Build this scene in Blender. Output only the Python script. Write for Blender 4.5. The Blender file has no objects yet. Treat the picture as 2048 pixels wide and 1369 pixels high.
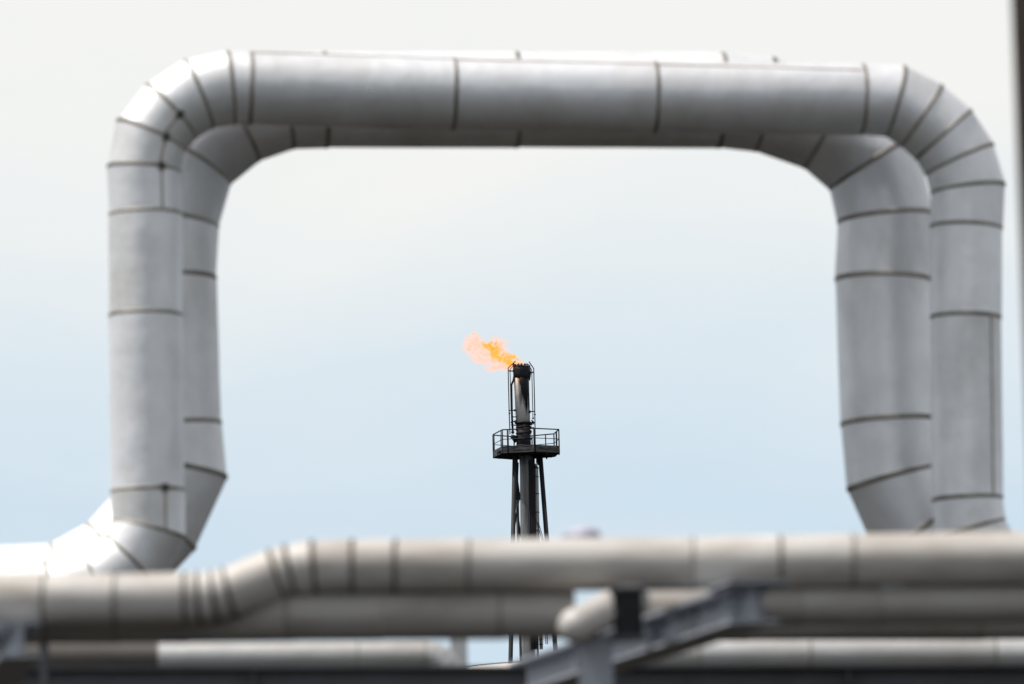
import bpy, bmesh, math, random
from mathutils import Vector, Matrix
random.seed(7)
S = bpy.context.scene
COL = S.collection
# ------------------------------------------------------------------ camera
F = 200.0/36.0*2048.0
PITCH, ROLL = 7.55, -1.45
cam_d = bpy.data.cameras.new('camera'); cam = bpy.data.objects.new('camera', cam_d); COL.objects.link(cam)
cam_d.lens = 200; cam_d.sensor_width = 36; cam_d.clip_start = .5; cam_d.clip_end = 6000
CAM = Vector((0, 0, 1.7))
ROT = Matrix.Rotation(math.radians(90+PITCH), 3, 'X') @ Matrix.Rotation(math.radians(ROLL), 3, 'Z')
cam.matrix_world = Matrix.Translation(CAM) @ ROT.to_4x4()
cam_d.dof.use_dof = True; cam_d.dof.focus_distance = 352; cam_d.dof.aperture_fstop = 3.4
S.camera = cam
def W(px, py, Y):
    """a point at ground distance Y seen in that direction"""
    d = ROT @ Vector(((px-1024)/F, (684.5-py)/F, -1))
    return CAM + d*(Y/d.y)
# ------------------------------------------------------------------ sky, sun, exposure
SUN = Vector((-.45, -.05, .89)).normalized()
elev = math.asin(SUN.z); azim = math.atan2(SUN.x, SUN.y)
w = bpy.data.worlds.new('World'); S.world = w; w.use_nodes = True
nt = w.node_tree; nt.nodes.clear()
def N(t, **k):
    n = nt.nodes.new(t)
    for a, b in k.items(): setattr(n, a, b)
    return n
def L(a, b): nt.links.new(a, b)
out = N('ShaderNodeOutputWorld'); bg = N('ShaderNodeBackground'); bg.inputs[1].default_value = 1.0
sky = N('ShaderNodeTexSky', sky_type='NISHITA', sun_disc=False, sun_elevation=elev, sun_rotation=azim)
sky.air_density = 1.0; sky.dust_density = 1.5; sky.ozone_density = 1.5
sc = N('ShaderNodeVectorMath', operation='SCALE'); sc.inputs['Scale'].default_value = .065
L(sky.outputs[0], sc.inputs[0])
tc = N('ShaderNodeTexCoord'); sep = N('ShaderNodeSeparateXYZ'); L(tc.outputs['Generated'], sep.inputs[0])
# thin high cloud: streaky noise, thicker with elevation
mp = N('ShaderNodeMapping'); mp.inputs['Scale'].default_value = (6, 6, 16); L(tc.outputs['Generated'], mp.inputs[0])
n1 = N('ShaderNodeTexNoise'); n1.inputs['Scale'].default_value = 2.2; n1.inputs['Detail'].default_value = 4; n1.inputs['Roughness'].default_value = .5
n1.inputs['Distortion'].default_value = .5
L(mp.outputs[0], n1.inputs[0])
rmp = N('ShaderNodeMapRange'); rmp.inputs[1].default_value = .085; rmp.inputs[2].default_value = .185
rmp.interpolation_type = 'SMOOTHSTEP'
L(sep.outputs[2], rmp.inputs[0])
nz = N('ShaderNodeMath', operation='MULTIPLY_ADD'); L(n1.outputs[0], nz.inputs[0]); nz.inputs[1].default_value = .6; nz.inputs[2].default_value = -.30
ad = N('ShaderNodeMath', operation='ADD', use_clamp=True); L(rmp.outputs[0], ad.inputs[0]); L(nz.outputs[0], ad.inputs[1])
mxh = N('ShaderNodeMix', data_type='RGBA')
mxh.inputs[6].default_value = (.65, .79, .905, 1); mxh.inputs[7].default_value = (.965, .965, .935, 1)
L(ad.outputs[0], mxh.inputs[0])
hz = N('ShaderNodeMapRange', interpolation_type='SMOOTHSTEP')   # haze and thin cloud thin out towards the zenith
hz.inputs[1].default_value = .2; hz.inputs[2].default_value = .8; hz.inputs[3].default_value = .93; hz.inputs[4].default_value = .35
L(sep.outputs[2], hz.inputs[0])
mx = N('ShaderNodeMix', data_type='RGBA'); L(hz.outputs[0], mx.inputs[0])
L(sc.outputs[0], mx.inputs[6]); L(mxh.outputs[2], mx.inputs[7]); L(mx.outputs[2], bg.inputs[0]); L(bg.outputs[0], out.inputs[0])
sd = bpy.data.lights.new('sun', 'SUN'); sun = bpy.data.objects.new('sun', sd); COL.objects.link(sun)
sd.energy = 5.0; sd.angle = math.radians(1.0); sd.color = (1, .95, .88)
sun.rotation_euler = SUN.to_track_quat('Z', 'Y').to_euler()
S.view_settings.view_transform = 'Standard'; S.view_settings.look = 'None'
S.view_settings.exposure = 0; S.view_settings.gamma = 1; S.view_settings.use_curve_mapping = False
# ------------------------------------------------------------------ materials
def material(name, base, metallic=0., rough=.6, bump=.0, bscale=8., var=.08, dirt=None, dirt_amt=.4, dscale=(1.5, 1.5, 1.5), spec=.5):
    m = bpy.data.materials.new(name); m.use_nodes = True; t = m.node_tree
    b = t.nodes['Principled BSDF']; lk = t.links.new
    b.inputs['Metallic'].default_value = metallic; b.inputs['Roughness'].default_value = rough
    b.inputs['Specular IOR Level'].default_value = spec
    co = t.nodes.new('ShaderNodeTexCoord'); oi = t.nodes.new('ShaderNodeObjectInfo')
    off = t.nodes.new('ShaderNodeVectorMath'); off.operation = 'MULTIPLY_ADD'
    cb = t.nodes.new('ShaderNodeCombineXYZ')
    for i in range(3): lk(oi.outputs['Random'], cb.inputs[i])
    lk(cb.outputs[0], off.inputs[0]); off.inputs[1].default_value = (7.3, 4.1, 9.7); lk(co.outputs['Object'], off.inputs[2])
    mpn = t.nodes.new('ShaderNodeMapping'); mpn.inputs['Scale'].default_value = dscale; lk(off.outputs[0], mpn.inputs[0])
    nn = t.nodes.new('ShaderNodeTexNoise'); nn.inputs['Scale'].default_value = 1; nn.inputs['Detail'].default_value = 6; nn.inputs['Roughness'].default_value = .62
    lk(mpn.outputs[0], nn.inputs[0])
    cr = t.nodes.new('ShaderNodeMapRange'); cr.inputs[1].default_value = .42; cr.inputs[2].default_value = .72; cr.inputs[4].default_value = dirt_amt
    lk(nn.outputs[0], cr.inputs[0])
    mix = t.nodes.new('ShaderNodeMix'); mix.data_type = 'RGBA'
    mix.inputs[6].default_value = (*base, 1); d = dirt or tuple(c*.5 for c in base); mix.inputs[7].default_value = (*d, 1)
    lk(cr.outputs[0], mix.inputs[0])
    hv = t.nodes.new('ShaderNodeHueSaturation'); lk(mix.outputs[2], hv.inputs['Color'])
    vr = t.nodes.new('ShaderNodeMapRange'); vr.inputs[3].default_value = 1-var; vr.inputs[4].default_value = 1+var
    lk(oi.outputs['Random'], vr.inputs[0]); lk(vr.outputs[0], hv.inputs['Value'])
    lk(hv.outputs[0], b.inputs['Base Color'])
    ra = t.nodes.new('ShaderNodeMapRange'); ra.inputs[3].default_value = max(.05, rough-.03); ra.inputs[4].default_value = min(1, rough+.10)
    lk(nn.outputs[0], ra.inputs[0]); lk(ra.outputs[0], b.inputs['Roughness'])
    if bump:
        n2 = t.nodes.new('ShaderNodeTexNoise'); n2.inputs['Scale'].default_value = bscale; n2.inputs['Detail'].default_value = 2
        lk(off.outputs[0], n2.inputs[0])
        bp = t.nodes.new('ShaderNodeBump'); bp.inputs['Strength'].default_value = 1; bp.inputs['Distance'].default_value = bump
        lk(n2.outputs[0], bp.inputs['Height']); lk(bp.outputs[0], b.inputs['Normal'])
    return m
M = {}
M['jacket'] = material('aluminium_jacketing', (.76, .77, .80), .56, .50, .012, 3.2, .05, (.48, .465, .44), .6, (1.9, 1.9, 1.0), .2)
M['jacket_warm'] = material('weathered_jacketing', (.54, .52, .50), .15, .55, .005, 4.0, .06, (.27, .225, .19), .7, (1.6, 5, 5), .1)
M['jacket_darkened'] = material('shade_darkened_jacketing', (.34, .325, .31), .2, .5, .005, 4.0, .06, (.2, .17, .15), .7, (1.6, 5, 5), .1)  # weathered jacketing, colour darkened to deepen the shade below the front pipe
M['jacket_shaded'] = material('shaded_jacketing', (.10, .092, .085), .0, .6, .01, 3.0, .1, (.07, .06, .055), .7, (1.2, 2, 2), .2)  # dark colour stands in for shade on the low left pipe
M['pipe_low'] = material('galvanised_pipe', (.52, .52, .52), .4, .4, .006, 4.0, .08, (.24, .2, .17), .6, (1.2, 2, 2), .06)
M['band'] = material('stained_band', (.32, .30, .27), .3, .5, .0, 8, .12, (.09, .078, .06), 1.0, (2.2, 2.2, 2.2), .2)
M['band_dark'] = material('dark_strap', (.10, .092, .082), .2, .6, .0, 8, .12, (.06, .05, .04), .8, (2.2, 2.2, 2.2), .1)
M['seam'] = material('seam_sealant', (.42, .39, .36), .3, .6, .0, 8, .05, (.30, .19, .12), .8, (5, 5, 5), .2)
M['screw'] = material('dark_clip', (.07, .065, .06), .6, .5, 0)
M['steel'] = material('blue_grey_painted_steel', (.30, .325, .375), .0, .5, .002, 9, .04, (.22, .22, .24), .5, (4, 4, 4))
M['steel_dark'] = material('dark_painted_steel', (.075, .080, .093), .0, .6, .002, 9, .06, (.035, .033, .032), .6, (2, 2, 2))
M['rust'] = material('brown_rusty_steel', (.075, .055, .045), .2, .7, .002, 9, .06)
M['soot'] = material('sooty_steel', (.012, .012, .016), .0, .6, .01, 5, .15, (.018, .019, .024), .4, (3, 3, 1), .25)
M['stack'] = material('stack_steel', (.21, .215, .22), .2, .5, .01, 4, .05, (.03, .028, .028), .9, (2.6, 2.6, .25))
M['worn'] = material('worn_black_steel', (.018, .018, .022), .0, .6, .004, 5, .1, (.13, .13, .13), .9, (2.2, 2.2, 9), .25)
M['conduit'] = material('grey_conduit', (.27, .275, .28), .3, .5, .0, 4, .05, (.05, .05, .05), .5, (3, 3, .6))
M['tank'] = material('white_tank_paint', (.72, .67, .65), 0, .5, .0, 4, .02, (.5, .4, .34), .5, (.3, .3, .05))
M['vent'] = material('pale_lavender_paint', (.42, .42, .50), 0, .5, .0, 4, .02)
M['ground'] = material('dark_gravel_yard', (.030, .027, .023), 0, 1.0, .03, 6, 0, (.02, .019, .018), .8, (.15, .15, .15), .0)
# flare tip: bare steel with soot thickening upwards, and shade painted across its right half
def tip_material(z0, z1, TX):
    m = M['jacket'].copy(); m.name = 'stained_shaded_tip'; t = m.node_tree; b = t.nodes['Principled BSDF']; lk = t.links.new
    b.inputs['Metallic'].default_value = .3
    src = b.inputs['Base Color'].links[0].from_socket
    co = t.nodes.new('ShaderNodeTexCoord'); se = t.nodes.new('ShaderNodeSeparateXYZ'); lk(co.outputs['Object'], se.inputs[0])
    mpn = t.nodes.new('ShaderNodeMapping'); mpn.inputs['Scale'].default_value = (3.4, 3.4, .35); lk(co.outputs['Object'], mpn.inputs[0])
    nn = t.nodes.new('ShaderNodeTexNoise'); nn.inputs['Scale'].default_value = 1.3; nn.inputs['Detail'].default_value = 5; lk(mpn.outputs[0], nn.inputs[0])
    mr = t.nodes.new('ShaderNodeMapRange'); mr.inputs[1].default_value = z0; mr.inputs[2].default_value = z1; mr.clamp = False; lk(se.outputs[2], mr.inputs[0])
    a = t.nodes.new('ShaderNodeMath'); a.operation = 'MULTIPLY_ADD'; lk(nn.outputs[0], a.inputs[0]); a.inputs[1].default_value = 1.7; xs = t.nodes.new('ShaderNodeMath'); xs.operation = 'MULTIPLY_ADD'; lk(se.outputs[0], xs.inputs[0]); xs.inputs[1].default_value = .9; xs.inputs[2].default_value = .9*TX; xs2 = t.nodes.new('ShaderNodeMath'); lk(xs.outputs[0], xs2.inputs[0]); lk(mr.outputs[0], xs2.inputs[1]); lk(xs2.outputs[0], a.inputs[2])
    c = t.nodes.new('ShaderNodeMapRange'); c.inputs[1].default_value = 1.12; c.inputs[2].default_value = 1.5; lk(a.outputs[0], c.inputs[0])
    mix = t.nodes.new('ShaderNodeMix'); mix.data_type = 'RGBA'; lk(c.outputs[0], mix.inputs[0]); mix.inputs[7].default_value = (.014, .013, .014, 1)
    dk = t.nodes.new('ShaderNodeMix'); dk.data_type = 'RGBA'; dk.blend_type = 'MULTIPLY'; dk.inputs[0].default_value = 1; dk.inputs[7].default_value = (.95, .95, .93, 1)
    lk(src, dk.inputs[6]); lk(dk.outputs[2], mix.inputs[6]); lk(mix.outputs[2], b.inputs['Base Color'])
    return m
# ------------------------------------------------------------------ helpers
def tag(o, label=None, cat=None, group=None, kind=None):
    for k, v in (('label', label), ('category', cat), ('group', group), ('kind', kind)):
        if v: o[k] = v
    return o
def thing(name, label, cat, loc, group=None):
    o = bpy.data.objects.new(name, None); COL.objects.link(o); o.location = loc; o.empty_display_size = .3
    return tag(o, label, cat, group)
def mesh_obj(name, verts, faces, mat, parent=None, smooth=True):
    me = bpy.data.meshes.new(name)
    off = world_loc(parent) if parent else Vector()
    me.from_pydata([tuple(Vector(v)-off) for v in verts], [], faces); me.materials.append(mat)
    if smooth:
        for p in me.polygons: p.use_smooth = True
    me.update()
    o = bpy.data.objects.new(name, me); COL.objects.link(o)
    if parent: o.parent = parent
    return o
def world_loc(o):
    v = Vector()
    while o: v += o.location; o = o.parent
    return v
class Geo:
    def __init__(s): s.v = []; s.f = []
    def add(s, v, f):
        k = len(s.v); s.v += [Vector(a) for a in v]; s.f += [tuple(i+k for i in q) for q in f]; return s
    def box(s, c, ax, hs):
        c = Vector(c); v = []
        for i in (-1, 1):
            for j in (-1, 1):
                for k in (-1, 1): v.append(c + ax[0]*hs[0]*i + ax[1]*hs[1]*j + ax[2]*hs[2]*k)
        return s.add(v, [(0, 1, 3, 2), (4, 6, 7, 5), (0, 4, 5, 1), (2, 3, 7, 6), (0, 2, 6, 4), (1, 5, 7, 3)])
    def tube(s, pts, r, n=10, cap=True, normals=None):
        pts = [Vector(p) for p in pts]; rs = r if isinstance(r, (list, tuple)) else [r]*len(pts)
        v = []; f = []
        u = None
        for i, p in enumerate(pts):
            a = (pts[i]-pts[i-1]).normalized() if i else None
            b = (pts[i+1]-pts[i]).normalized() if i < len(pts)-1 else None
            d = ((a or b)+(b or a)).normalized()
            if u is None:
                u = d.orthogonal().normalized()
            u = (u - d*u.dot(d)).normalized(); w_ = d.cross(u)
            for k in range(n):
                t = 2*math.pi*k/n; v.append(p + (u*math.cos(t)+w_*math.sin(t))*rs[i])
        for i in range(len(pts)-1):
            for k in range(n): f.append((i*n+k, i*n+(k+1) % n, (i+1)*n+(k+1) % n, (i+1)*n+k))
        if cap:
            f.append(tuple(range(n))[::-1]); f.append(tuple((len(pts)-1)*n+k for k in range(n)))
        return s.add(v, f)
    def build(s, name, mat, parent=None, smooth=False):
        return mesh_obj(name, s.v, s.f, mat, parent, smooth)
XA, YA, ZA = Vector((1, 0, 0)), Vector((0, 1, 0)), Vector((0, 0, 1))
def ring(c, nrm, axis, u, r, n):
    """circle round axis at c, cut by plane with normal nrm"""
    w_ = axis.cross(u); o = []
    for k in range(n):
        t = 2*math.pi*k/n; p = (u*math.cos(t)+w_*math.sin(t))*r
        o.append(c + p - axis*(p.dot(nrm)/axis.dot(nrm)))
    return o
def pipe(root, pts, r, mat, band=.03, bands=None, seam=None, seam_dots=(), n=48, elbow=(), mats=None, ends=True, lip=.006, dark_bands=()):
    """sheet-clad pipe: one jacket piece between joints, a band over each joint"""
    P = [W(*p) for p in pts]; rs = r if isinstance(r, (list, tuple)) else [r]*len(P)
    D = [(P[i+1]-P[i]).normalized() for i in range(len(P)-1)]
    NR = [D[0]] + [(D[i-1]+D[i]).normalized() for i in range(1, len(D))] + [D[-1]]
    upref = Vector((.13, -1, .21)).normalized()
    for i, d in enumerate(D):
        u = (upref - d*upref.dot(d)).normalized()
        a, b = rs[i], rs[i+1]
        q0 = ring(P[i], NR[i], d, u, a-lip*.5, n); q1 = ring(P[i+1], NR[i+1], d, u, b+lip*.5, n)
        inner = ring(P[i+1], NR[i+1], d, u, b-.02, n)
        if True:  # middle loops allow slight denting of straight sheets
            ln = (P[i+1]-P[i]).length; m_ = max(1, min(8, int(ln/.35)))
            rows = [q0]
            for j in range(1, m_):
                t = j/m_
                rows.append([v0.lerp(v1, t) + (v0.lerp(v1, t)-(P[i].lerp(P[i+1], t))).normalized()*random.uniform(-.0012, .0012) for v0, v1 in zip(q0, q1)])
            rows.append(q1)
        v = [x for rw in rows for x in rw]
        f = [(j*n+k, j*n+(k+1) % n, (j+1)*n+(k+1) % n, (j+1)*n+k) for j in range(len(rows)-1) for k in range(n)]
        k0 = len(v); v += list(q1) + list(inner)
        f += [(k0+k, k0+(k+1) % n, k0+n+(k+1) % n, k0+n+k) for k in range(n)]
        nm = 'elbow_segment' if i in elbow else 'jacket_section'
        so = mesh_obj(nm, v, f, (mats or {}).get(i, mat), root)
        if seam is not None:
            ang = seam(i) if callable(seam) else seam
            if ang is not None:
                g = Geo(); w_ = d.cross(u); a0, a1 = ang if isinstance(ang, tuple) else (ang, ang); t0 = math.radians(a0); t1 = math.radians(a1)
                def sp(base, k, ra):
                    t = (t0, t1)[base] + k/ra; pp = (u*math.cos(t)+w_*math.sin(t))*(ra+.004)
                    cc, nr = (P[i], NR[i]) if base == 0 else (P[i+1], NR[i+1])
                    return cc + pp - d*(pp.dot(nr)/d.dot(nr))
                hw = .009
                g.add([sp(0, -hw, a), sp(0, hw, a), sp(1, hw, b+lip*.5), sp(1, -hw, b+lip*.5)], [(0, 1, 2, 3)])
                # give it thickness
                vv = list(g.v); cc = [P[i], P[i], P[i+1], P[i+1]]
                low = [x + (c_-x).normalized()*0 - (x-c_).normalized()*.02 for x, c_ in zip(vv, cc)]
                g = Geo(); g.add(vv+low, [(0, 1, 2, 3), (4, 7, 6, 5), (0, 4, 5, 1), (1, 5, 6, 2), (2, 6, 7, 3), (3, 7, 4, 0)])
                g.build('seam_strip', M['seam'], so)
                if i in seam_dots:
                    tt = t0; pp = (u*math.cos(tt)+w_*math.sin(tt)); c_ = sp(1, 0, b)
                    Geo().box(c_, (pp, d, d.cross(pp)), (.022, .03, .024)).build('band_clip', M['screw'], so)
    bb = range(1, len(P)-1) if bands is None else bands
    for i in bb:
        nr = NR[i]; R = rs[i]; hw = band/2; rows = []
        upd = (upref - nr*upref.dot(nr)).normalized()
        # elliptical joint: project the previous cylinder
        d = D[i-1]; u = (upref - d*upref.dot(d)).normalized(); base = ring(P[i], nr, d, u, R, n)
        for off, h in ((-hw, -.004), (-hw, R*.008), (-hw*.4, R*.015), (hw*.4, R*.015), (hw, R*.008), (hw, -.004)):
            rows.append([x + nr*off + (x-P[i]).normalized()*h for x in base])
        v = [x for rw in rows for x in rw]
        f = [(j*n+k, j*n+(k+1) % n, (j+1)*n+(k+1) % n, (j+1)*n+k) for j in range(len(rows)-1) for k in range(n)]
        mesh_obj('band', v, f, M['band_dark'] if i in dark_bands else M['band'], root)
def base_of(pts):
    p = W(*pts); return Vector((p.x, p.y, p.z))
def ibeam(g, a, b, h, wd, tf, tw, up=ZA):
    a, b = Vector(a), Vector(b); d = (b-a); ln = d.length; d.normalize(); s = d.cross(up).normalized(); u = s.cross(d)
    c = (a+b)/2
    g.box(c+u*(h/2-tf/2), (d, s, u), (ln/2, wd/2, tf/2)); g.box(c-u*(h/2-tf/2), (d, s, u), (ln/2, wd/2, tf/2))
    g.box(c, (d, s, u), (ln/2-.002, tw/2, h/2-tf))
    return d, s, u
# ------------------------------------------------------------------ ground
ga = Geo(); n_ = 24
vs = [(x*4000/n_-2000, y*4000/n_-1000, 0) for y in range(n_+1) for x in range(n_+1)]
ga.add(vs, [(j*(n_+1)+i, j*(n_+1)+i+1, (j+1)*(n_+1)+i+1, (j+1)*(n_+1)+i) for j in range(n_) for i in range(n_)])
tag(ga.build('ground', M['ground']), kind='structure')
# ------------------------------------------------------------------ the two expansion loops
def px(r, Y): return r*Y/F
YL, YR = 45.0, 45.7
def ya(x): return YL + (YR-YL)*(x-290)/(1935-290)
A = [(-500, 1212), (-60, 1206), (100, 1196), (190, 1172), (262, 1126), (297, 1060), (295, 983), (291, 632), (291, 430), (288, 340), (302, 273), (341, 224), (396, 189), (461, 176),
     (500, 177), (906, 188), (1308, 195), (1722, 199), (1789, 202), (1842, 231), (1887, 269), (1919, 319), (1936, 378), (1933, 455), (1932, 635),
     (1935, 998), (1941, 1058), (1972, 1118), (2028, 1160), (2100, 1180), (2500, 1178)]
Ap = [(x, y, ya(x)) for x, y in A]
rootA = thing('expansion_loop', 'slimmer outer loop of silver metal clad pipe in front, framing the flare', 'pipe loop', base_of(Ap[1]), 'pipe expansion loops')
rA = [px(74.5, YL)]*14 + [px(74.5-1.3*i/3, YL) for i in range(4)] + [px(72.5, YR)]+[px(75, YR)]*4+[px(73, YR)]+[px(71.5, YR)]*7
elA = set(range(2, 6)) | set(range(9, 13)) | set(range(18, 22)) | set(range(26, 29))
def seamA(i):
    if i in (5, 8, 9, 10): return 24
    if i in (14, 15, 16): return {14: (-60, -50), 15: (-50, -44), 16: (-45, -32)}[i]
    if i == 24: return -34
    return None
# seam on the leg is placed by angle round the pipe from the side facing the viewer
pipe(rootA, Ap, rA, M['jacket'], .034, seam=seamA, seam_dots=(5, 6, 7, 8, 9, 10), elbow=elA, bands=[i for i in range(1, len(A)-1)])
B = [(-500, 1190), (-20, 1188), (125, 1184), (232, 1127), (308, 1045), (355, 940), (346, 853), (336, 557), (341, 441), (375, 317), (467, 240), (565, 204), (650, 200),
     (1032, 200), (1440, 201), (1528, 209), (1653, 251), (1744, 326), (1771, 436), (1766, 560), (1777, 844), (1788, 955), (1836, 1060), (1905, 1130), (1990, 1165), (2090, 1172), (2500, 1168)]
Bp = [(x, y, ya(x)+1.15) for x, y in B]
rootB = thing('expansion_loop', 'thicker inner loop of silver metal clad pipe standing right behind the slimmer one', 'pipe loop', base_of(Bp[1]), 'pipe expansion loops')
rB = [px(98, YL+1.15)]*len(B)
elB = set(range(2, 5)) | set(range(8, 11)) | set(range(15, 18)) | set(range(21, 25))
pipe(rootB, Bp, rB, M['jacket'], .04, seam=lambda i: 150 if i in (13,) else None, elbow=elB)
# ------------------------------------------------------------------ lower pipes
P1 = [(x, y, 26 - (x-400)*.00006) for x, y in ((-250, 1201), (88, 1199), (230, 1198), (370, 1196), (398, 1195), (428, 1192), (458, 1185), (553, 1149), (580, 1141), (628, 1134),
      (705, 1132), (790, 1132), (937, 1131), (1385, 1128), (1560, 1124), (1705, 1121), (2300, 1113))]
r1 = thing('horizontal_pipe', 'long weathered pale pipe across the front with a slanting offset bend at left', 'pipe', base_of(P1[1]), 'pipes on the rack')
pipe(r1, P1, [px(51, 26)]*7+[px(52, 26)]*2+[px(53.5, 26)]*8, M['jacket_warm'], .022, elbow={4, 5, 6, 7, 8}, lip=.003, dark_bands=(3, 4, 5, 6, 7, 8, 9, 10, 11))
P2 = [(-250, 1243, 26.34), (90, 1241, 26.34), (232, 1240, 26.34), (370, 1239, 26.28), (585, 1235, 26.02), (760, 1233, 26.02), (1000, 1231, 26.0), (1150, 1230, 26.0)]
r2 = thing('horizontal_pipe', 'dark grey pipe directly below the front pipe, ending behind the stubby slanted pipe', 'pipe', base_of(P2[1]), 'pipes on the rack')
pipe(r2, P2, px(48.5, 26.0), M['jacket_darkened'], .022, lip=.003)
P2b = [(1420, 1215, 25.95), (1600, 1213, 25.95), (1758, 1212, 25.95), (2300, 1204, 25.95)]
r2b = thing('horizontal_pipe', 'brownish grey pipe below the front pipe, right of the steel beam end', 'pipe', base_of(P2b[0]), 'pipes on the rack')
pipe(r2b, P2b, px(38, 26.35), M['jacket_darkened'], .022, lip=.003)
P2c = [(1262, 1232, 30.5), (1492, 1231, 30.5), (1960, 1230, 30.5), (2300, 1226, 30.5)]
r2c = thing('horizontal_pipe', 'dark pipe hidden behind the brownish grey pipe at right, only its underside showing', 'pipe', base_of(P2c[0]), 'pipes on the rack')
pipe(r2c, P2c, px(51, 30.5), M['jacket_darkened'], .022, lip=.003)
# slanted capped stub
P3 = [(1136, 1260, 25.7), (1152, 1252, 25.7), (1228, 1214, 25.86), (1275, 1193, 25.95)]
r3 = thing('slanted_pipe', 'stubby slanted pale pipe with rounded end below the front pipe', 'pipe', base_of(P3[0]))
pipe(r3, P3[1:], px(36, 25.72), M['jacket_warm'], .016, bands=(), lip=.002)
c0, c1 = W(*P3[1]), W(*P3[2]); dd = (c0-c1).normalized(); g = Geo(); R3 = px(36, 25.72)
g.tube([c0 + dd*R3*math.sin(t) for t in [k*math.pi/2/8 for k in range(9)]], [R3*max(.03, math.cos(k*math.pi/2/8)) for k in range(9)], 40)
g.build('end_cap', M['jacket_warm'], r3, True)
# bright lower pipes
P4 = [(-250, 1319, 33), (85, 1318, 33), (316, 1316, 33), (716, 1313, 33), (850, 1312, 33), (866, 1314, 33), (879, 1320, 33), (889, 1331, 33), (894, 1345, 33), (896, 1360, 33), (897, 1500, 33)]
r4 = thing('horizontal_pipe', 'thin bright pipe low at left with its right end bending down', 'pipe', base_of(P4[0]), 'pipes on the rack')
pipe(r4, P4, [px(38, 33), px(38, 33), px(30, 33)]+[px(29, 33)]*8, M['pipe_low'], .014, bands=(1, 2, 3, 4, 9), elbow={4, 5, 6, 7, 8}, mats={0: M['jacket_shaded'], 1: M['jacket_shaded']}, lip=.002)
P4b = [(1255, 1313, 33), (1400, 1311, 33), (1620, 1310, 33), (1990, 1309, 33), (2300, 1306, 33)]
r4b = thing('horizontal_pipe', 'thin bright pipe low at right, emerging from under the steel beam', 'pipe', base_of(P4b[0]), 'pipes on the rack')
pipe(r4b, P4b, px(31, 33), M['pipe_low'], .014, lip=.002)
# ------------------------------------------------------------------ steelwork
def beam_thing(name, label, cat, near, far, hpx, wpx, group=None, mat='steel'):
    a, b = W(*near), W(*far); b.z = a.z
    k = near[2]/F
    root = thing(name, label, cat, a, group); g = Geo()
    h, wd, tf, tw = hpx*k, wpx*k, 7*k, 14*k
    d, s, u = ibeam(g, a, b, h, wd, tf, tw)
    # split into flanges and web
    g1, g2, g3 = Geo(), Geo(), Geo()
    c = (a+b)/2; ln = (b-a).length
    g1.box(c+u*(h/2-tf/2), (d, s, u), (ln/2, wd/2, tf/2)); g2.box(c-u*(h/2-tf/2), (d, s, u), (ln/2, wd/2, tf/2)); g3.box(c, (d, s, u), (ln/2-.002, tw/2, h/2-tf))
    g1.build('flange', M[mat], root); g2.build('flange', M[mat], root); g3.build('web', M[mat], root)
    return root, a, b, d, s, u, k
bm, a, b, d, s, u, k = beam_thing('steel_beam', 'blue grey steel beam slanting down left from under the front pipe', 'beam', (1508, 1209, 25), (1060, 1360, 29.2), 76, 100, 'cross beams under the pipes')
for t in (.16, 1.6, 3.0):
    for sg in (-1, 1):
        Geo().box(a+d*t + s*sg*(100*k*.5-.02)*.5, (d, s, u), (.008, (100*k*.5-.02)*.42, 30*k)).build('stiffener', M['steel'], bm)
Geo().box(a+u*(38*k+.008)+d*.1, (d, s, u), (.2, 62*k, .006)).build('bearing_plate', M['steel'], bm)
bl, a2, b2, d2, s2, u2, k2 = beam_thing('steel_beam', 'blue grey steel beam end seen head on at the lower left corner', 'beam', (40, 1279, 25.3), (-60, 1372, 29.4), 74, 84, 'cross beams under the pipes')
# upright under the centre beam
pc = W(1190, 1274, 25.9); kk = 25.9/F
pr = thing('steel_post', 'light blue grey steel post standing under the stubby slanted pipe', 'post', (pc.x, pc.y, 0))
zt = pc.z - .006
for yy, nm in ((-.085, 'flange'), (.085, 'flange')):
    Geo().box((pc.x, pc.y+yy, zt/2), (XA, YA, ZA), (34*kk, .007, zt/2)).build(nm, M['steel'], pr)
Geo().box((pc.x, pc.y, zt/2), (XA, YA, ZA), (.007, .077, zt/2-.002)).build('web', M['steel'], pr)
Geo().box((pc.x, pc.y, zt+.0035-.002), (XA, YA, ZA), (40*kk, .11, .003)).build('cap_plate', M['steel'], pr)
for i_ in range(5):      # bolts through the bearing plate and the beam web
    for sg in (-1, 1):
        c_ = a+u*(38*k+.012)+d*(-.06+i_*.08)+s*sg*46*k
        Geo().tube([c_, c_+u*.012], .011, 6).build('bolt', M['screw'], bm)
for i_ in range(9):
    for zz in (-.04, .04):
        c_ = a+d*(.35+i_*.28)+u*zz; nrm_ = s if s.x < 0 else -s
        Geo().tube([c_+nrm_*(7*k), c_+nrm_*(7*k+.014)], .011, 6).build('bolt', M['screw'], bm)
# left beam post
pl_ = W(-20, 1330, 27); q = thing('steel_post', 'dark steel post under the beam end at the lower left', 'post', (W(88, 1300, 31.2).x, 31.2, 0))
qx = W(88, 1300, 31.2).x; zt2 = W(88, 1262, 31.2).z
for yy in (-.06, .06): Geo().box((qx, 31.2+yy, zt2/2), (XA, YA, ZA), (.02, .006, zt2/2)).build('flange', M['steel_dark'], q)
Geo().box((qx, 31.2, zt2/2), (XA, YA, ZA), (.006, .054, zt2/2-.002)).build('web', M['steel_dark'], q)
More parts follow.
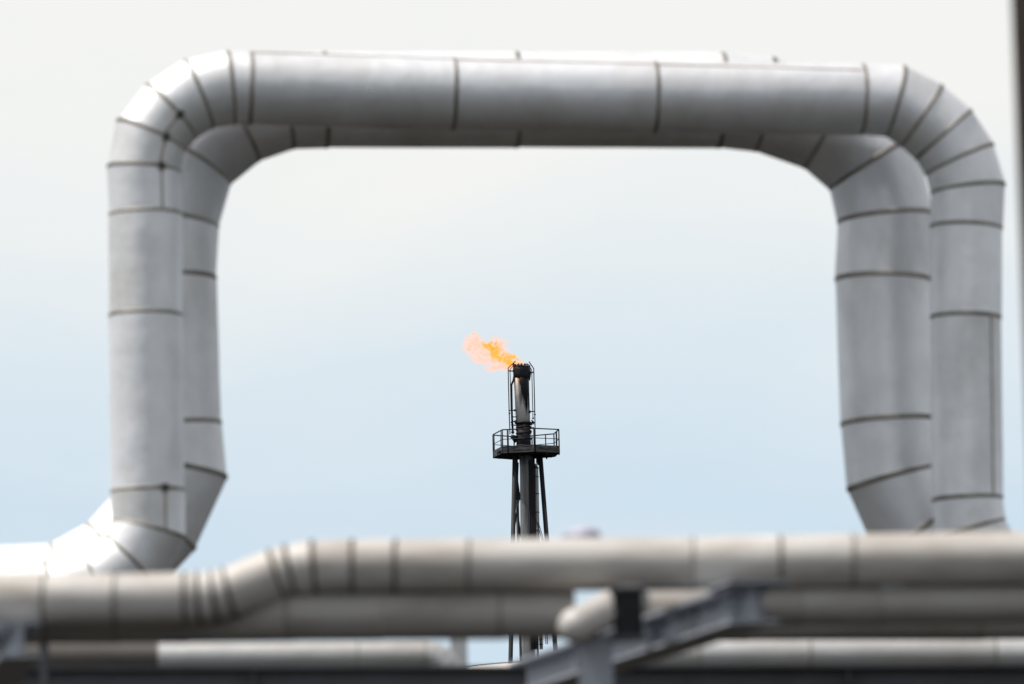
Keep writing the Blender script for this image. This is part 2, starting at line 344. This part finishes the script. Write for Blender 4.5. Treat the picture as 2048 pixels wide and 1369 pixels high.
# dark hanger block between the front pipe and the beam
hb = W(1256, 1229, 25.8); kh = 25.8/F
h_ = thing('pipe_support', 'dark steel support block under the front pipe beside the slanted pipe', 'pipe support', (hb.x, hb.y, W(1256, 1280, 25.9).z))
Geo().box(hb, (XA, YA, ZA), (29*kh, .05, 46*kh)).build('block', M['soot'], h_)
Geo().box((hb.x, hb.y, hb.z+49*kh), (XA, YA, ZA), (36*kh, .08, 3*kh)).build('saddle_plate', M['steel_dark'], h_)
Geo().box((hb.x, hb.y, hb.z-49*kh), (XA, YA, ZA), (36*kh, .08, 3*kh)).build('base_plate', M['steel_dark'], h_)
# little pipe hanger post right of the bright pipe
pp = W(918, 1300, 33.8); kq = 33.8/F; zq = W(918, 1268, 33.8).z
ps = thing('steel_post', 'short grey post in the gap left of the distant white tank', 'post', (pp.x, pp.y, 0))
Geo().box((pp.x, pp.y, zq/2), (XA, YA, ZA), (17*kq, .05, zq/2)).build('shaft', M['pipe_low'], ps)
Geo().box((pp.x, pp.y, zq+.006), (XA, YA, ZA), (24*kq, .07, .006)).build('cap_plate', M['pipe_low'], ps)
# long girder along the bottom edge
ga_, gb_ = W(-300, 1398, 31.8), W(2400, 1390, 31.8)
gr = thing('rack_girder', 'dark blue grey steel girder running along the bottom edge', 'girder', ga_)
c = (ga_+gb_)/2; ln = (gb_-ga_).length; dg = (gb_-ga_).normalized(); sg_ = dg.cross(ZA).normalized()
for zz in (.16, -.16): Geo().box(c+ZA*zz, (dg, sg_, ZA), (ln/2, .09, .008)).build('flange', M['steel_dark'], gr)
Geo().box(c, (dg, sg_, ZA), (ln/2-.002, .007, .152)).build('web', M['steel_dark'], gr)
for t in (-.42, -.2, .02, .24, .45):
    Geo().box(c+dg*ln*t - sg_*0 - YA*.045, (dg, sg_, ZA), (.006, .036, .151)).build('stiffener', M['steel_dark'], gr)
# vent cap on the front pipe
vc = W(1168, 1078, 26.35); g = Geo(); kv = 26.35/F
vt = thing('vent_cap', 'small blurred white cap just above the front pipe right of the flare', 'vent', vc - ZA*.05)
g.tube([vc+ZA*z_*kv for z_ in (-40, 8, 16, 22, 25)], [30*kv, 34*kv, 30*kv, 18*kv, 2*kv], 24); g.build('cowl', M['vent'], vt, True)
Geo().tube([vc-XA*44*kv-ZA*20*kv, vc-XA*40*kv+ZA*6*kv, vc-XA*20*kv+ZA*8*kv], 8*kv, 10).build('side_pipe', M['vent'], vt, True)
# very near post at right edge
np_ = W(2048+21, 700, 20); nr_ = thing('near_post', 'dark blurred upright post cut by the right edge of the picture', 'post', (np_.x, 20, 0))
Geo().box((np_.x+.0, 20, 3.0), (XA, YA, ZA), (.034, .034, 3.0)).build('shaft', M['rust'], nr_)
Geo().box((np_.x+.0, 20, 6.004), (XA, YA, ZA), (.045, .045, .004)).build('cap_plate', M['rust'], nr_)
# ------------------------------------------------------------------ distant tank
tx = W(1110, 1304, 330); zt = W(1000, 1303.5, 322).z; g = Geo(); RT = 5.8
tk = thing('storage_tank', 'distant pale storage tank seen in the gap below the pipes', 'tank', (tx.x, 336, 0))
hgt = zt/6
for i in range(6):
    rr = RT + (.02 if i % 2 else 0)
    Geo().tube([(tx.x, 336, i*hgt+.02), (tx.x, 336, (i+1)*hgt-.02)], rr, 72, i in (0, 5)).build('shell_course', M['tank'], tk, True)
g = Geo(); n = 72
for z_ in (.5, 1.0):
    cir = [(tx.x+RT*math.cos(2*math.pi*i/n), 336+RT*math.sin(2*math.pi*i/n), zt-.95+z_) for i in range(n+1)]
    g.tube(cir, .035, 6)
g.build('handrail', M['conduit'], tk)
# ------------------------------------------------------------------ flare stack
YF = 352.0; KF = YF/F
def Q(px_, py_, dy=0):
    """point of the flare: seen direction at the stack's distance, then moved dy in depth at the same height"""
    p = W(px_, py_, YF); return Vector((p.x + p.x/YF*dy, YF+dy, p.z))
base = Q(1060, 1700); base.z = 0
fl = thing('flare_stack', 'tall sooty flare stack with railed platform and burning tip', 'flare stack', base)
def T(name, pts, r, mat, parent=None, n=12, smooth=True):
    g = Geo(); g.tube(pts, r, n); return g.build(name, M[mat] if isinstance(mat, str) else mat, parent or fl, smooth)
bot = Q(1062, 1400); dirn = (Q(1050, 915)-bot); g0 = bot - dirn*(bot.z/dirn.z)
T('riser', [g0, Q(1057, 1290), Q(1053.5, 940), Q(1052, 912)], 13.8*KF, 'stack', n=32)
# risers' service lines running down the front
for x0, x1 in ((1058, 1064), (1062, 1069), (1066, 1073)):
    T('service_line', [Q(x0, 925, -.55), Q(x1, 1300, -.55)], 1.0*KF, 'soot', n=6)
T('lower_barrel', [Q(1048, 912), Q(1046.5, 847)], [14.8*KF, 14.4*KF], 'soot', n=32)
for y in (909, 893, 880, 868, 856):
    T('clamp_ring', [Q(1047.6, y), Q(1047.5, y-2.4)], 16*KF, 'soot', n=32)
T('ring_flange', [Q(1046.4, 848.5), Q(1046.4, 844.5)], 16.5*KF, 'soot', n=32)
tm = tip_material(Q(1040, 838).z-world_loc(fl).z, Q(1040, 745).z-world_loc(fl).z, world_loc(fl).x-Q(1044, 800).x)
T('tip_barrel', [Q(1046, 845), Q(1043.2, 772), Q(1042.5, 752)], [14.3*KF, 15.2*KF, 15.6*KF], tm, n=32)
# windshield: dark crown with ragged petals
T('tip_crown', [Q(1042.6, 757), Q(1042.8, 750), Q(1043, 742), Q(1043, 733)], [16*KF, 16.5*KF, 17.5*KF, 17.2*KF], 'soot', n=32)
cc = Q(1043, 733)
for i in range(16):
    t = 2*math.pi*i/16; hh = (2+4*random.random())*KF; rr = 17*KF
    ax = Vector((math.cos(t), math.sin(t), 0)); sd_ = Vector((-math.sin(t), math.cos(t), 0)); p = cc+ax*rr
    w0, w1 = 3.0*KF, random.uniform(1.0, 2.6)*KF; dv = ax*random.uniform(-3, .5)*KF
    v = [p-sd_*w0, p+sd_*w0, p+sd_*w1+dv+ZA*hh, p-sd_*w1+dv+ZA*hh]; v2 = [x+ax*.04 for x in v]
    Geo().add(v+v2, [(0, 1, 2, 3), (4, 7, 6, 5), (0, 4, 5, 1), (1, 5, 6, 2), (2, 6, 7, 3), (3, 7, 4, 0)]).build('shield_petal', M['soot'], fl)
# guard rods and braces
rod = 1.05*KF
T('guard_rod', [Q(1031, 724, -.3), Q(1016.3, 738, -.3), Q(1018.3, 825, -.3), Q(1020, 870, -.3)], rod, 'soot', n=8)
T('guard_rod', [Q(1030, 727, .3), Q(1020, 738, .3), Q(1022, 822, .3)], rod*.8, 'soot', n=8)
T('guard_rod', [Q(1058, 725, -.3), Q(1067.5, 739, -.3), Q(1069, 800, -.3), Q(1070.5, 872, -.3)], rod, 'soot', n=8)
T('guard_rod', [Q(1057, 728, .3), Q(1063.5, 740, .3), Q(1066, 838, .3)], rod*.8, 'soot', n=8)
T('pilot_pipe', [Q(1030, 745, -.2), Q(1027, 762, -.2), Q(1022.8, 771, -.2), Q(1024, 835, -.2), Q(1025.8, 868, -.2)], 2.1*KF, 'soot', n=10)
T('pilot_pipe', [Q(1058, 735, .3), Q(1060.5, 744, .3), Q(1058, 760, .3)], 2.2*KF, 'soot', n=10)
for (x0, y0, x1, y1, r_) in ((1016, 743, 1028, 743.5, 1.3), (1057, 747, 1068, 746, 1.3), (1056, 751, 1062, 747, 1.2), (1017, 822, 1032, 822, 1), (1058, 824, 1069, 824, 1.1),
                       (1024, 835, 1033, 835, 1), (1058, 848, 1069, 846, 1.3), (1022, 851, 1034, 852, 1.2), (1030, 843, 1035, 843, 1.4), (1063, 841, 1068, 850, 1.2), (1024, 845, 1031, 843, 1.1), (1060, 858, 1068, 856, 1.1)):
    T('bracket', [Q(x0, y0, -.2), Q(x1, y1, -.2)], r_*KF, 'soot', n=8)
for (x_, y_, r_) in ((1019, 828, 1.9), (1029.5, 822, 2.2), (1043.5, 820, 1.9), (1059.5, 825, 2.6), (1069.8, 830.5, 1.9), (1066.2, 838, 2.0), (1023.5, 846, 2.2), (1031, 846, 2.4), (1062.5, 849, 3.0), (1065.5, 845, 2.3),
                  (1025.5, 866, 3.2), (1033, 861, 2), (1061.5, 864, 2.4), (1052, 823, 1.5)):
    T('coupling', [Q(x_, y_+r_, -.25), Q(x_, y_+r_*.4, -.25), Q(x_, y_-r_*.4, -.25), Q(x_, y_-r_, -.25)], [r_*.4*KF, r_*KF, r_*KF, r_*.4*KF], 'soot', n=8)
T('inlet_nozzle', [Q(1022, 872), Q(1027, 875), Q(1033, 884)], [3.4*KF, 5*KF, 5*KF], 'soot', n=14)
T('inlet_nozzle', [Q(1023, 874, -.1), Q(1035, 877, -.1)], [4*KF, 4.6*KF], 'soot', n=14)
# railed platform (plan outline: across, depth)
plan = [(1005, -1.75), (1068, -2.1), (1118, -1.15), (1108, 1.15), (1064, 1.9), (1028, 2.15), (986, 1.0), (987.5, .55)]
zr = Q(1046, 865.5).z; zm = Q(1046, 884.5).z; zd = Q(1046, 902).z; zb = Q(1046, 912).z
def pl(i, z): x, dy = plan[i % len(plan)]; q_ = Q(x, 880, dy); return Vector((q_.x, q_.y, z))
nP = len(plan)
g = Geo(); top = [pl(i, zd) for i in range(nP)]; lo = [pl(i, zd-.06) for i in range(nP)]
cxy = sum(top, Vector())/nP
# deck of grating bars
mesh_obj('deck', top+lo, [tuple(range(nP)), tuple(range(nP, 2*nP))[::-1]] + [(i, i+nP, (i+1) % nP+nP, (i+1) % nP) for i in range(nP)], M['soot'], fl, False)
for i in range(nP):
    a_, b_ = pl(i, 0), pl(i+1, 0); dd_ = (b_-a_).normalized(); nn_ = dd_.cross(ZA)
    mid = (a_+b_)/2; L2 = (b_-a_).length/2
    Geo().box(Vector((mid.x, mid.y, (zd+.12+zb)/2))+nn_*.02, (dd_, nn_, ZA), (L2, .018, (zd+.12-zb)/2)).build('fascia_channel', M['worn'], fl)
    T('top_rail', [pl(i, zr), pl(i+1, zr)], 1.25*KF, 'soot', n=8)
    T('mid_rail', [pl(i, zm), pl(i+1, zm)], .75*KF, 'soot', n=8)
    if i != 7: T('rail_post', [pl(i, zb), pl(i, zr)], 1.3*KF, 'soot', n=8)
def lerp_post(i, t, r_): T('rail_post', [pl(i, zb).lerp(pl(i+1, zb), t), pl(i, zr).lerp(pl(i+1, zr), t)], r_*KF, 'soot', n=8)
lerp_post(0, .17, 1.9); lerp_post(6, .92, 1.9); lerp_post(5, .62, 1.1); lerp_post(3, .38, 1.2); lerp_post(1, .03, 2.0); lerp_post(2, .5, 1.6); lerp_post(7, .85, .9)
lerp_post(4, .5, .9)
# joists and brackets under the deck
for dy in (-1.4, -.5, .5, 1.4):
    p0, p1 = Q(992+abs(dy)*3, 905, dy), Q(1110-abs(dy)*4, 905, dy)
    Geo().box((p0+p1)/2*1.0 + ZA*(zb+.1-(p0.z+p1.z)/2), (XA, YA, ZA), ((p1.x-p0.x)/2, .05, .1)).build('joist', M['soot'], fl)
for (x_, dy) in ((1094, -1.6), (1106, -.9), (1093, 1.2), (1118, -1.0)):
    p = Q(x_, 905, dy); Geo().box((p.x, p.y, zb-.05), (XA, YA, ZA), (.05, .06, .06)).build('bracket', M['soot'], fl)
# legs and braces
def foot(p0, p1): p0, p1 = Vector(p0), Vector(p1); d_ = p1-p0; return p0 + d_*(-(p0.z-.0)/d_.z)
def leg(xa, y0, xb, y1, dyt, dyb, r_, nm='leg'):
    a_ = Q(xa, y0, dyt); b_ = Q(xb, y1, dyb)
    T(nm, [a_, foot(a_, b_)], r_*KF, 'soot', n=14)
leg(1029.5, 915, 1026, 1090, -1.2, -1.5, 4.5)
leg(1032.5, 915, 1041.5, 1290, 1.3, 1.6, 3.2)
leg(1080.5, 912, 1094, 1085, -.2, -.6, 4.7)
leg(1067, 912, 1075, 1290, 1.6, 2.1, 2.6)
T('gusset', [Q(1075.5, 910), Q(1079, 930)], [5.5*KF, 4.5*KF], 'soot', n=10)
for (a_, b_) in (((1030, 925), (1040, 1000)), ((1040, 985), (1027, 1065)), ((1036, 925), (1033, 1000)), ((1031, 1000), (1042, 1075)),):
    T('brace', [Q(*a_, .2), Q(*b_, .2)], 1.7*KF, 'soot', n=8)
# added dark strip, blackens the riser's right side, beside the service lines
pt, pb = Q(1061.5, 922, -.48), Q(1068, 1300, -.48); dt = (pb-pt).normalized(); sdv = dt.cross(YA).normalized()
Geo().box((pt+pb)/2, (dt, sdv, YA), ((pb-pt).length/2, 4.6*KF, .03)).build('added_dark_strip', M['soot'], fl)
# ladder between riser and conduit
for x0, x1 in ((1063.5, 1071), (1068, 1075.5)):
    T('ladder_rail', [Q(x0, 926, .3), Q(x1, 1300, .3)], 1.0*KF, 'soot', n=6)
for i in range(24):
    y = 934+i*15.2; x = 1065.8+(y-926)*.0195
    T('ladder_rung', [Q(x-3, y, .3), Q(x+3, y+3, .3)], (1.3 if i % 2 else 2.0)*KF, 'soot', n=6)
T('conduit', [Q(1068, 934, -.3), Q(1071.5, 931, -.3), Q(1073.2, 937, -.3), Q(1076, 1090, -.3), Q(1082.5, 1300, -.3)], [2*KF, 3.6*KF]+[3.6*KF]*3, 'conduit', n=16)
for y in (938, 955, 989, 1026, 1062, 1100, 1280, 1290):
    x = 1073.2+(y-937)*.0183 if y < 1090 else 1076+(y-1090)*.031
    T('conduit_collar', [Q(x, y+.8, -.3), Q(x, y-.8, -.3)], 4.3*KF, 'soot', n=14)
T('cap', [Q(1071.5, 938, -.3), Q(1070.8, 930, -.3)], [4.8*KF, 3*KF], 'soot', n=12)
for x0, x1 in ((1076.5, 1089), (1074, 1086)):
    T('cable', [Q(x0, 1046, -.4), Q((x0+x1)/2-.6, 1064, -.4), Q(x1, 1090, -.4), Q(x1+6, 1290, -.4)], .8*KF, 'soot', n=6)
T('cable', [Q(1073, 916, -.3), Q(1072.6, 929, -.3)], .7*KF, 'soot', n=6)
# soot-stained burning inside edge of the crown is lit by the flame itself
# ------------------------------------------------------------------ flame: a burning volume in a wind-blown hull
FO = Q(1043, 728)
cl = [(1050, 727, 5), (1040, 727.5, 9), (1028, 727, 14), (1014, 719, 26), (1002, 711, 37), (988, 709, 37), (972, 704, 27), (957, 699, 25), (944, 692, 28), (935, 686, 24), (927, 684, 12)]
pts = [Q(x, y) for x, y, r_ in cl]
g = Geo(); g.tube(pts, [r_*1.15*KF for x, y, r_ in cl], 24)
fm = bpy.data.materials.new('burning_gas'); fm.use_nodes = True; t = fm.node_tree; t.nodes.clear()
def nn(ty, **k):
    n = t.nodes.new(ty)
    for a_, b_ in k.items(): setattr(n, a_, b_)
    return n
def mth(op, a_, b_=None, c_=None, clamp=False):
    n = nn('ShaderNodeMath', operation=op, use_clamp=clamp)
    for i, x in enumerate((a_, b_, c_)):
        if x is None: continue
        if isinstance(x, (int, float)): n.inputs[i].default_value = x
        else: t.links.new(x, n.inputs[i])
    return n.outputs[0]
def curve(x, data, lo, hi, inlo, inhi):
    """piecewise curve: data [(xin, value)] -> value"""
    m_ = nn('ShaderNodeMapRange'); m_.inputs[1].default_value = inlo; m_.inputs[2].default_value = inhi; t.links.new(x, m_.inputs[0])
    fc = nn('ShaderNodeFloatCurve'); t.links.new(m_.outputs[0], fc.inputs['Value']); cu = fc.mapping.curves[0]
    ps_ = sorted(((xi-inlo)/(inhi-inlo), (v-lo)/(hi-lo)) for xi, v in data)
    cu.points[0].location = ps_[0]; cu.points[1].location = ps_[-1]
    for p in ps_[1:-1]: cu.points.new(*p)
    fc.mapping.update()
    return mth('MULTIPLY_ADD', fc.outputs[0], hi-lo, lo)
tcn = nn('ShaderNodeTexCoord')
nw = nn('ShaderNodeTexNoise'); nw.inputs['Scale'].default_value = 1.5; nw.inputs['Detail'].default_value = 5; nw.inputs['Roughness'].default_value = .65
mpw = nn('ShaderNodeMapping'); mpw.inputs['Scale'].default_value = (1, .35, 1); t.links.new(tcn.outputs['Object'], mpw.inputs[0]); t.links.new(mpw.outputs[0], nw.inputs[0])
sb = nn('ShaderNodeVectorMath', operation='SUBTRACT'); t.links.new(nw.outputs['Color'], sb.inputs[0]); sb.inputs[1].default_value = (.5, .5, .5)
sc2 = nn('ShaderNodeVectorMath', operation='SCALE'); t.links.new(sb.outputs[0], sc2.inputs[0]); sc2.inputs['Scale'].default_value = 2.2
ad2 = nn('ShaderNodeVectorMath', operation='ADD'); t.links.new(tcn.outputs['Object'], ad2.inputs[0]); t.links.new(sc2.outputs[0], ad2.inputs[1])
se = nn('ShaderNodeSeparateXYZ'); t.links.new(ad2.outputs[0], se.inputs[0])
X = se.outputs[0]; Yc = se.outputs[1]; Z = se.outputs[2]
def oc(x, y): p = Q(x, y)-FO; return p.x, p.z
xmin = oc(920, 700)[0]; xmax = oc(1058, 728)[0]
cdat = [(oc(x, y)[0], oc(x, y)[1]) for x, y, r_ in cl]
wdat = [(oc(x, y)[0], r_*KF) for x, y, r_ in cl]
cz = curve(X, cdat, -2, 3, xmin, xmax); wz = curve(X, wdat, 0, 1.4, xmin, xmax)
dz = mth('SUBTRACT', Z, cz); rad = mth('SQRT', mth('ADD', mth('MULTIPLY', dz, dz), mth('MULTIPLY', Yc, Yc)))
edge = mth('SUBTRACT', 1.0, mth('DIVIDE', rad, mth('MAXIMUM', wz, .05)))
n2 = nn('ShaderNodeTexNoise'); n2.inputs['Scale'].default_value = 2.7; n2.inputs['Detail'].default_value = 5; n2.inputs['Roughness'].default_value = .6; n2.inputs['Distortion'].default_value = .8
mpy = nn('ShaderNodeMapping'); mpy.inputs['Scale'].default_value = (1, .35, 1); t.links.new(tcn.outputs['Object'], mpy.inputs[0]); t.links.new(mpy.outputs[0], n2.inputs[0])
den = mth('ADD', mth('MULTIPLY', edge, 1.35), mth('MULTIPLY_ADD', n2.outputs[0], 9.0, -4.3))
den = mth('MULTIPLY', den, 1.6, clamp=True)
# hot core line
core = [(1050, 729), (1040, 727), (1030, 722), (1015, 717), (1000, 711), (988, 702), (975, 692), (962, 686), (950, 686), (935, 690)]
kz = curve(X, [(oc(x, y)[0], oc(x, y)[1]) for x, y in core], -2, 3, xmin, xmax)
kd = mth('ABSOLUTE', mth('SUBTRACT', Z, kz)); ky = mth('ABSOLUTE', Yc)
cor = mth('SUBTRACT', 1.0, mth('DIVIDE', mth('SQRT', mth('ADD', mth('MULTIPLY', kd, kd), mth('MULTIPLY', ky, ky))), .55), clamp=True)
fade = nn('ShaderNodeMapRange'); fade.inputs[1].default_value = oc(950, 690)[0]; fade.inputs[2].default_value = oc(975, 690)[0]; t.links.new(X, fade.inputs[0])
cor = mth('MULTIPLY', cor, fade.outputs[0])
n3 = nn('ShaderNodeTexNoise'); n3.inputs['Scale'].default_value = 3.4; n3.inputs['Detail'].default_value = 4; n3.inputs['Distortion'].default_value = 1
t.links.new(mpy.outputs[0], n3.inputs[0])
var = mth('MULTIPLY_ADD', n3.outputs[0], 5.0, -1.9, clamp=True)
cor = mth('MULTIPLY', cor, mth('MULTIPLY_ADD', var, 1.0, .25), clamp=True)
em = mth('MULTIPLY', den, mth('MULTIPLY_ADD', cor, 1.9, mth('MULTIPLY_ADD', var, .42, .10)))
ecol = nn('ShaderNodeMix', data_type='RGBA'); t.links.new(cor, ecol.inputs[0]); ecol.inputs[6].default_value = (1, .17, .04, 1); ecol.inputs[7].default_value = (1, .42, .01, 1)
emi = nn('ShaderNodeEmission'); t.links.new(ecol.outputs[2], emi.inputs[0]); t.links.new(em, emi.inputs[1])
ab = nn('ShaderNodeVolumeAbsorption'); acol = nn('ShaderNodeMix', data_type='RGBA'); t.links.new(cor, acol.inputs[0]); acol.inputs[6].default_value = (1, .68, .38, 1); acol.inputs[7].default_value = (1, .64, .03, 1); t.links.new(acol.outputs[2], ab.inputs[0])
t.links.new(mth('MULTIPLY', den, mth('MULTIPLY_ADD', cor, 5.0, mth('MULTIPLY_ADD', var, .7, .1))), ab.inputs[1])
adds = nn('ShaderNodeAddShader'); t.links.new(emi.outputs[0], adds.inputs[0]); t.links.new(ab.outputs[0], adds.inputs[1])
ou = nn('ShaderNodeOutputMaterial'); t.links.new(adds.outputs[0], ou.inputs['Volume'])
me = bpy.data.meshes.new('flame'); me.from_pydata([tuple(v-FO) for v in g.v], [], g.f); me.materials.append(fm)
fo = bpy.data.objects.new('flame', me); COL.objects.link(fo); fo.location = FO
tag(fo, 'orange yellow flame blown left from the flare tip', 'flame')
fm.cycles.volume_step_rate = .1 if hasattr(fm.cycles, 'volume_step_rate') else 1
